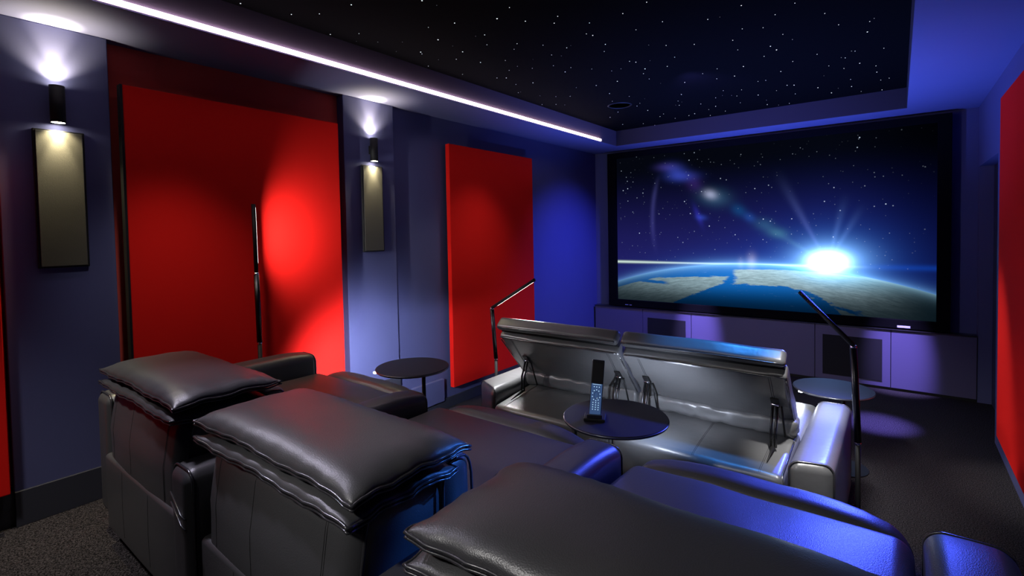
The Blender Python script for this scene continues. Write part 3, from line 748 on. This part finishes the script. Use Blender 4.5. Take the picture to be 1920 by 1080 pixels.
# ------------------------------------------------------------------ front sofa
front = empty('recliner_sofa', (-1.33, 3.4, 0), 'farther two-seat grey-black leather sofa with raised headrests and metal hinges', 'sofa', None)
arm(-2.465, -2.225, 2.635, 3.72, 0.05, 0.60, front, skew=-0.13, mt='leather_smooth')
arm(-0.405, -0.225, 2.60, 3.72, 0.05, 0.60, front, skew=0.05, mt='leather_smooth')
for i, (a, b) in enumerate(((-2.215, -1.330), (-1.322, -0.425))):
    def fd(p, u, v, w, i=i):
        q = p.copy()
        if w > 0: q.z += (0.055 * (v + 1) / 2) * w + 0.010 * max(0, 1 - u * u) * w * max(0, 1 - v * v)
        q.z += 0.005 * nz(p, 5, i)
        q.y -= 0.004 * nz(p, 6, i + 2)
        return q
    bm = bmesh.new(); rbox(bm, a, b, 2.615, 3.16, 0.10, 0.508, 0.035, (12, 10, 8), fd)
    p = obj('backrest', bm, M['leather_smooth'], front, smooth=True)
    w_ = b - a
    for t in ((0.10, 0.97) if i == 0 else (0.52, 0.88)):
        seam(p, [(a + w_ * t, 2.622, 0.53), (a + w_ * t, 3.02, 0.56)], (0, 0.35, -1), 0.0009, 0.0035)
        seam(p, [(a + w_ * t, 2.61, 0.2), (a + w_ * t, 2.61, 0.47)], (0, 1, 0), 0.0009, 0.0035)
    piping('piping', [(b - 0.004, 2.63, 0.30), (b - 0.006, 2.625, 0.47), (b - 0.010, 2.65, 0.508), (b - 0.012, 3.0, 0.548)], p, 0.004)
    # crumpled leather fold at the headrest's foot
    bm = bmesh.new(); rbox(bm, a - 0.01, b + 0.0, 3.01, 3.14, 0.555, 0.655, 0.03, (40, 6, 4), puff(0.0, 0.0, 0.014, 26, i + 4))
    obj('leather_fold', bm, M['leather_smooth'], front, smooth=True)
    # headrest panel leaning back towards the rear row
    yb_, zb_, yt_, zt_ = 3.080, 0.600, 2.760, 0.955
    L = math.hypot(yt_ - yb_, zt_ - zb_)
    ang = math.atan2(yb_ - yt_, zt_ - zb_)
    mt_ = Matrix.Translation((0, yb_, zb_)) @ Matrix.Rotation(ang, 4, 'X')
    a2, b2 = (a - 0.06, b - 0.006) if i == 0 else (a + 0.006, b - 0.01)
    def fp(p, u, v, w, i=i):
        q = p.copy()
        q.y -= 0.014 * max(0, 1 - u * u) * max(0, 1 - w * w) * (1 if v < 0 else 0)
        q.z += 0.012 * math.cos(u * PI / 2) * max(0, w) * -0.6
        q.y += 0.006 * nz(p, 8, i + 1) * (1 + 2.5 * abs(u) ** 6)
        return mt_ @ q
    bm = bmesh.new(); rbox(bm, a2, b2, 0.0, 0.085, 0.0, L, 0.022, (22, 3, 14), fp)
    p = obj('headrest', bm, M['leather_smooth'], front, smooth=True)
    piping('piping', [mt_ @ Vector((a2 + 0.015 + (b2 - a2 - 0.03) * k / 20, -0.001 + 0.002 * math.sin(k), L - 0.008)) for k in range(21)], p, 0.0045)
    sx_ = (a2 + 0.10, b2 - 0.08)
    for s_ in sx_:
        seam(p, [mt_ @ Vector((s_, -0.01, L * 0.04)), mt_ @ Vector((s_, -0.01, L * 0.96))], mt_.to_3x3() @ Vector((0, 1, 0)), 0.0014, 0.005)
    for s_ in (a2 + 0.006, b2 - 0.006):
        piping('piping', [mt_ @ Vector((s_, 0.002, L * t)) for t in [k / 12 for k in range(1, 12)]], p, 0.004)
    # folded upper pad, seen as a roll above a dark gap
    bm = bmesh.new(); rbox(bm, a2 - 0.002, b2 - 0.002, 0.024, 0.120, L + 0.026, L + 0.082, 0.026, (22, 3, 3), lambda p, u, v, w, i=i: mt_ @ (p + Vector((0, 0, 0.006 * nz(p, 6, i + 7) + 0.006 * (1 - u * u)))))
    p = obj('headrest_roll', bm, M['leather_smooth'], front, smooth=True)
    piping('piping', [mt_ @ Vector((a2 + 0.012 + (b2 - a2 - 0.024) * k / 20, 0.026, L + 0.074 + 0.005 * (1 - (k / 10 - 1) ** 2))) for k in range(21)], p, 0.0035)
    bm = bmesh.new(); box(bm, a2 + 0.01, b2 - 0.012, 0.045, 0.080, L - 0.01, L + 0.04, mtx=mt_)
    obj('dark_gap_filler', bm, M['black'], front)  # black filler added so the gap's shade is in its colour
    # seat part beyond the back
    bm = bmesh.new(); rbox(bm, a + 0.002, b - 0.002, 3.17, 4.00, 0.16, 0.47, 0.05, (10, 10, 4), puff(0.02, 0.0, 0.004, 5, i))
    obj('seat_cushion', bm, M['leather_smooth'], front, smooth=True)
    # ratchet hinges
    for hx in ((a + 0.085, b - 0.075) if i == 0 else (a + 0.105, b - 0.085)):
        top = mt_ @ Vector((hx, -0.020, L * 0.50))
        bot = Vector((hx, 2.850, 0.556))
        h = obj('ratchet_hinge', bx(hx - 0.020, hx + 0.020, -0.018, -0.011, L * 0.44, L * 0.60, mtx=mt_, bevel=0.002), M['black'], front)
        def piece(nm, pts, rr, mm):
            bm = bmesh.new(); tube(bm, pts, rr, 8); obj(nm, bm, mm, h, smooth=True)
        for dx in (-0.011, 0.011):
            piece('hinge_bar', [top + Vector((dx, 0, 0)), top.lerp(bot, 0.5) + Vector((dx, -0.02, 0)), bot + Vector((dx, 0, 0))], 0.0068, M['metal'])
        piece('hinge_stay', [top + Vector((0.028, 0.012, -0.01)), Vector((hx + 0.035, 2.98, 0.575))], 0.005, M['black'])
        piece('hinge_foot', [bot + Vector((0, 0, 0.002)), Vector((hx - 0.004, 2.715, 0.528))], [0.010, 0.002], M['black'])
        for q_ in (top, top.lerp(bot, 0.32)):
            piece('hinge_pin', [q_ + Vector((-0.018, -0.004, 0)), q_ + Vector((0.018, -0.004, 0))], 0.007, M['chrome'])
bm = bmesh.new(); box(bm, -2.40, -0.26, 2.72, 3.66, 0.03, 0.16)
obj('base_frame', bm, M['black'], front)
for fx in (-2.36, -0.30):
    for fy in (2.78, 3.60): foot(fx, fy, 0, 0.035, front)

# ------------------------------------------------------------------ side tables
def side_table(c, z0, zt, r, pole, label, puck, e, aim=None):
    o = empty('side_table', (c[0], c[1], z0), label, 'side table', 'round black side tables')
    bm = bmesh.new(); lathe(bm, [(0, zt - 0.016), (r - 0.02, zt - 0.016), (r - 0.004, zt - 0.012), (r, zt - 0.004), (r - 0.003, zt), (0, zt)], (c[0], c[1], 0), 72)
    obj('tabletop', bm, M['tabletop'], o, smooth=False)
    bm = bmesh.new(); lathe(bm, [(r - 0.010, zt - 0.0165), (r - 0.001, zt - 0.0145), (r + 0.0015, zt - 0.006), (r + 0.0005, zt - 0.003), (r - 0.004, zt - 0.006), (r - 0.010, zt - 0.0165)], (c[0], c[1], 0), 72)
    obj('edge_band', bm, M['band'], o, smooth=True)  # lighter metal band added to brighten the rim line
    bm = bmesh.new(); tube(bm, [(pole[0], pole[1], z0 + 0.012), (pole[0], pole[1], zt - 0.018)], 0.013, 16)
    obj('pole', bm, M['black'], o, smooth=True)
    bm = bmesh.new(); lathe(bm, [(0, 0), (0.15, 0), (0.15, 0.008), (0.02, 0.014), (0, 0.014)], (pole[0], pole[1], z0), 40)
    obj('base', bm, M['black'], o)
    if puck:
        bm = bmesh.new(); lathe(bm, [(0, 0), (0.018, 0), (0.018, 0.007), (0, 0.007)], (puck[0], puck[1], zt - 0.030), 20)
        p = obj('underside_light', bm, M['puck'], o)
        kind = 'SPOT' if aim else 'POINT'
        l = light('underside_lamp', kind, (puck[0], puck[1], zt - 0.048), e, (0.72, 0.80, 1.0), aim, 0.015, 125, 0.8)
        l.parent = o; l.matrix_parent_inverse = o.matrix_world.inverted()
    return o
side_table((-2.612, 2.245), ZR, 0.800, 0.245, (-2.53, 2.27), 'round black side table against the bright wall between two red panels', (-2.775, 2.068), 82.0, (-3.44, 2.40, 0.62))
side_table((-1.080, 2.190), ZR, 0.800, 0.250, (-1.215, 2.03), 'round black side table holding the remote control in its dock', (-1.08, 2.39), 27.0, (-1.15, 2.95, 0.74))
side_table((-0.360, 4.135), 0.0, 0.560, 0.245, (-0.30, 4.15), 'round blue-lit side table at the far end of the farther sofa', (-0.54, 4.02), 1.2)

ul = empty('added_uplight', (-1.40, 4.75, 0.0), 'added black housing for the unseen blue fill light before the farther sofa', 'uplight')  # housing added to go with the unseen blue fill light
bm = bmesh.new(); lathe(bm, [(0, 0), (0.06, 0), (0.06, 0.13), (0.055, 0.13), (0.055, 0.11), (0, 0.11)], (-1.40, 4.75, 0.0), 32)
obj('housing', bm, M['black'], ul)
# ------------------------------------------------------------------ remote and dock
dk = empty('charging_dock', (-1.145, 2.105, 0.80), 'black wedge charging dock on the middle round table', 'charging dock')
face = math.atan2(-1.145, -2.105)            # towards the seats
ya = math.radians(-24)
mt_ = Matrix.Translation((-1.145, 2.105, 0.80)) @ Matrix.Rotation(ya * -1, 4, 'Z')
obj('base', bx(-0.050, 0.050, -0.045, 0.045, 0.0005, 0.014, mtx=mt_, bevel=0.003), M['black'], dk)
obj('cradle_lip', bx(-0.036, 0.036, -0.036, -0.022, 0.012, 0.030, mtx=mt_, bevel=0.002), M['blackgloss'], dk)
rm = empty('remote_control', (-1.145, 2.105, 0.816), 'tall slim remote with glowing blue keys standing in the dock', 'remote control')
mr = mt_ @ Matrix.Translation((0.0, -0.010, 0.0165)) @ Matrix.Rotation(math.radians(-12), 4, 'X') @ Matrix.Rotation(math.radians(4), 4, 'Y')
HR, WR = 0.262, 0.029
obj('casing', bx(-WR, WR, 0.0, 0.018, 0.0, HR, mtx=mr, bevel=0.004, seg=3), M['blackgloss'], rm)
obj('glowing_face', bx(-WR + 0.003, WR - 0.003, -0.0012, -0.0002, 0.006, 0.150, mtx=mr), M['remote_face'], rm)
obj('display', bx(-WR + 0.004, WR - 0.004, -0.0012, -0.0002, 0.155, HR - 0.012, mtx=mr), M['black'], rm)
bm = bmesh.new()
def key(kx, kz, w=0.0036, h=0.003):
    box(bm, kx - w / 2, kx + w / 2, -0.0022, -0.0013, kz - h / 2, kz + h / 2, mtx=mr)
for r_i in range(4):
    for c_i in range(3): key(-0.013 + 0.013 * c_i, 0.030 + 0.0105 * r_i)
for k in range(10):
    t = 2 * PI * k / 10 + 0.3
    key(0.0 + 0.0185 * math.cos(t), 0.096 + 0.0255 * math.sin(t))
for c_i in range(3): key(-0.012 + 0.012 * c_i, 0.135)
for k in range(9): key(-0.018 + 0.0045 * k, 0.1465, 0.0032, 0.0016)
obj('keys', bm, M['key'], rm)
bm = bmesh.new()
ring = [mr @ Vector((0.010 * math.cos(2 * PI * k / 24), -0.0018, 0.096 + 0.0165 * math.sin(2 * PI * k / 24))) for k in range(24)]
tube(bm, ring, 0.0010, 6, True)
obj('dial_ring', bm, M['chrome'], rm, smooth=True)

# ------------------------------------------------------------------ floor lamps with swinging LED bars
def lamp(base, z0, zj, knee, tip, led_n, label, ledmat, e, spread):
    o = empty('reading_lamp', (base[0], base[1], z0), label, 'lamp', 'slim LED reading lamps')
    bm = bmesh.new(); lathe(bm, [(0, 0), (0.085, 0), (0.085, 0.010), (0.014, 0.016), (0, 0.016)], (base[0], base[1], z0), 32)
    obj('base', bm, M['black'], o)
    bm = bmesh.new(); tube(bm, [(base[0], base[1], z0 + 0.012), (base[0], base[1], zj)], 0.013, 14)
    obj('lower_pole', bm, M['black'], o, smooth=True)
    bm = bmesh.new(); tube(bm, [(base[0], base[1], zj - 0.004), (base[0], base[1], zj + 0.010)], 0.0145, 16)
    K = Vector(knee)
    d0 = (K - Vector((base[0], base[1], zj))).normalized()
    tube(bm, [K - d0 * 0.004, K + d0 * 0.012], 0.0155, 16)
    obj('joint', bm, M['chrome'], o, smooth=True)
    bm = bmesh.new(); tube(bm, [(base[0], base[1], zj + 0.010), tuple(K)], 0.0165, 16)
    obj('upper_pole', bm, M['metal'], o, smooth=True)
    T = Vector(tip); A = K + d0 * 0.012; ax = (T - A).normalized()
    bm = bmesh.new(); tube(bm, [A, T], 0.0125, 16)
    p = obj('light_bar', bm, M['black'], o, smooth=True)
    n = Vector(led_n); n = (n - ax * n.dot(ax)).normalized(); s = ax.cross(n)
    bm = bmesh.new()
    P0, P1 = A + ax * 0.06 + n * 0.0085, T - ax * 0.02 + n * 0.0085
    HW = 0.0042
    vs = []
    for hgt in (0.0, 0.0034):
        for P in (P0, P1):
            for k in (-1, 1): vs.append(bm.verts.new(P + s * HW * k + n * hgt))
    for f_ in ((0, 1, 3, 2), (4, 6, 7, 5), (0, 4, 5, 1), (2, 3, 7, 6), (0, 2, 6, 4), (1, 5, 7, 3)): bm.faces.new([vs[q] for q in f_])
    obj('led_strip', bm, ledmat, p)
    l = bpy.data.lights.new('bar_lamp', 'AREA'); l.shape = 'RECTANGLE'; l.size = (P1 - P0).length; l.size_y = 0.007
    l.energy = e; l.color = (0.97, 0.98, 1.0); l.spread = math.radians(spread)
    lo_ = bpy.data.objects.new('bar_lamp', l); COL.objects.link(lo_)
    zz = -n; xx = ax; yy = zz.cross(xx)
    mw = Matrix((xx, yy, zz)).transposed().to_4x4(); mw.translation = (P0 + P1) / 2 + n * 0.0045
    lo_.parent = o; lo_.matrix_parent_inverse = o.matrix_world.inverted(); lo_.matrix_world = mw
    return o
lamp((-3.215, 1.513), ZR, 1.02, (-3.205, 1.503, 1.462), (-3.200, 1.496, 1.905), (0.3, 1, 0), 'slim black reading lamp folded straight up before the red panel', M['led_lamp_dim'], 10.5, 150)
lamp((-2.60, 3.12), 0.0, 0.66, (-2.60, 3.082, 1.078), (-2.185, 3.10, 1.335), (0, 0, -1), 'slim black reading lamp behind the corner of the farther sofa, bar tilted', M['led_lamp'], 19.0, 120)
lamp((-0.165, 3.20), 0.0, 0.535, (-0.186, 3.20, 1.050), (-0.465, 3.42, 1.307), (-0.2, 0.3, -1), 'slim black reading lamp beside the blue-lit side table, bar over the sofa', M['led_lamp'], 15.0, 125)
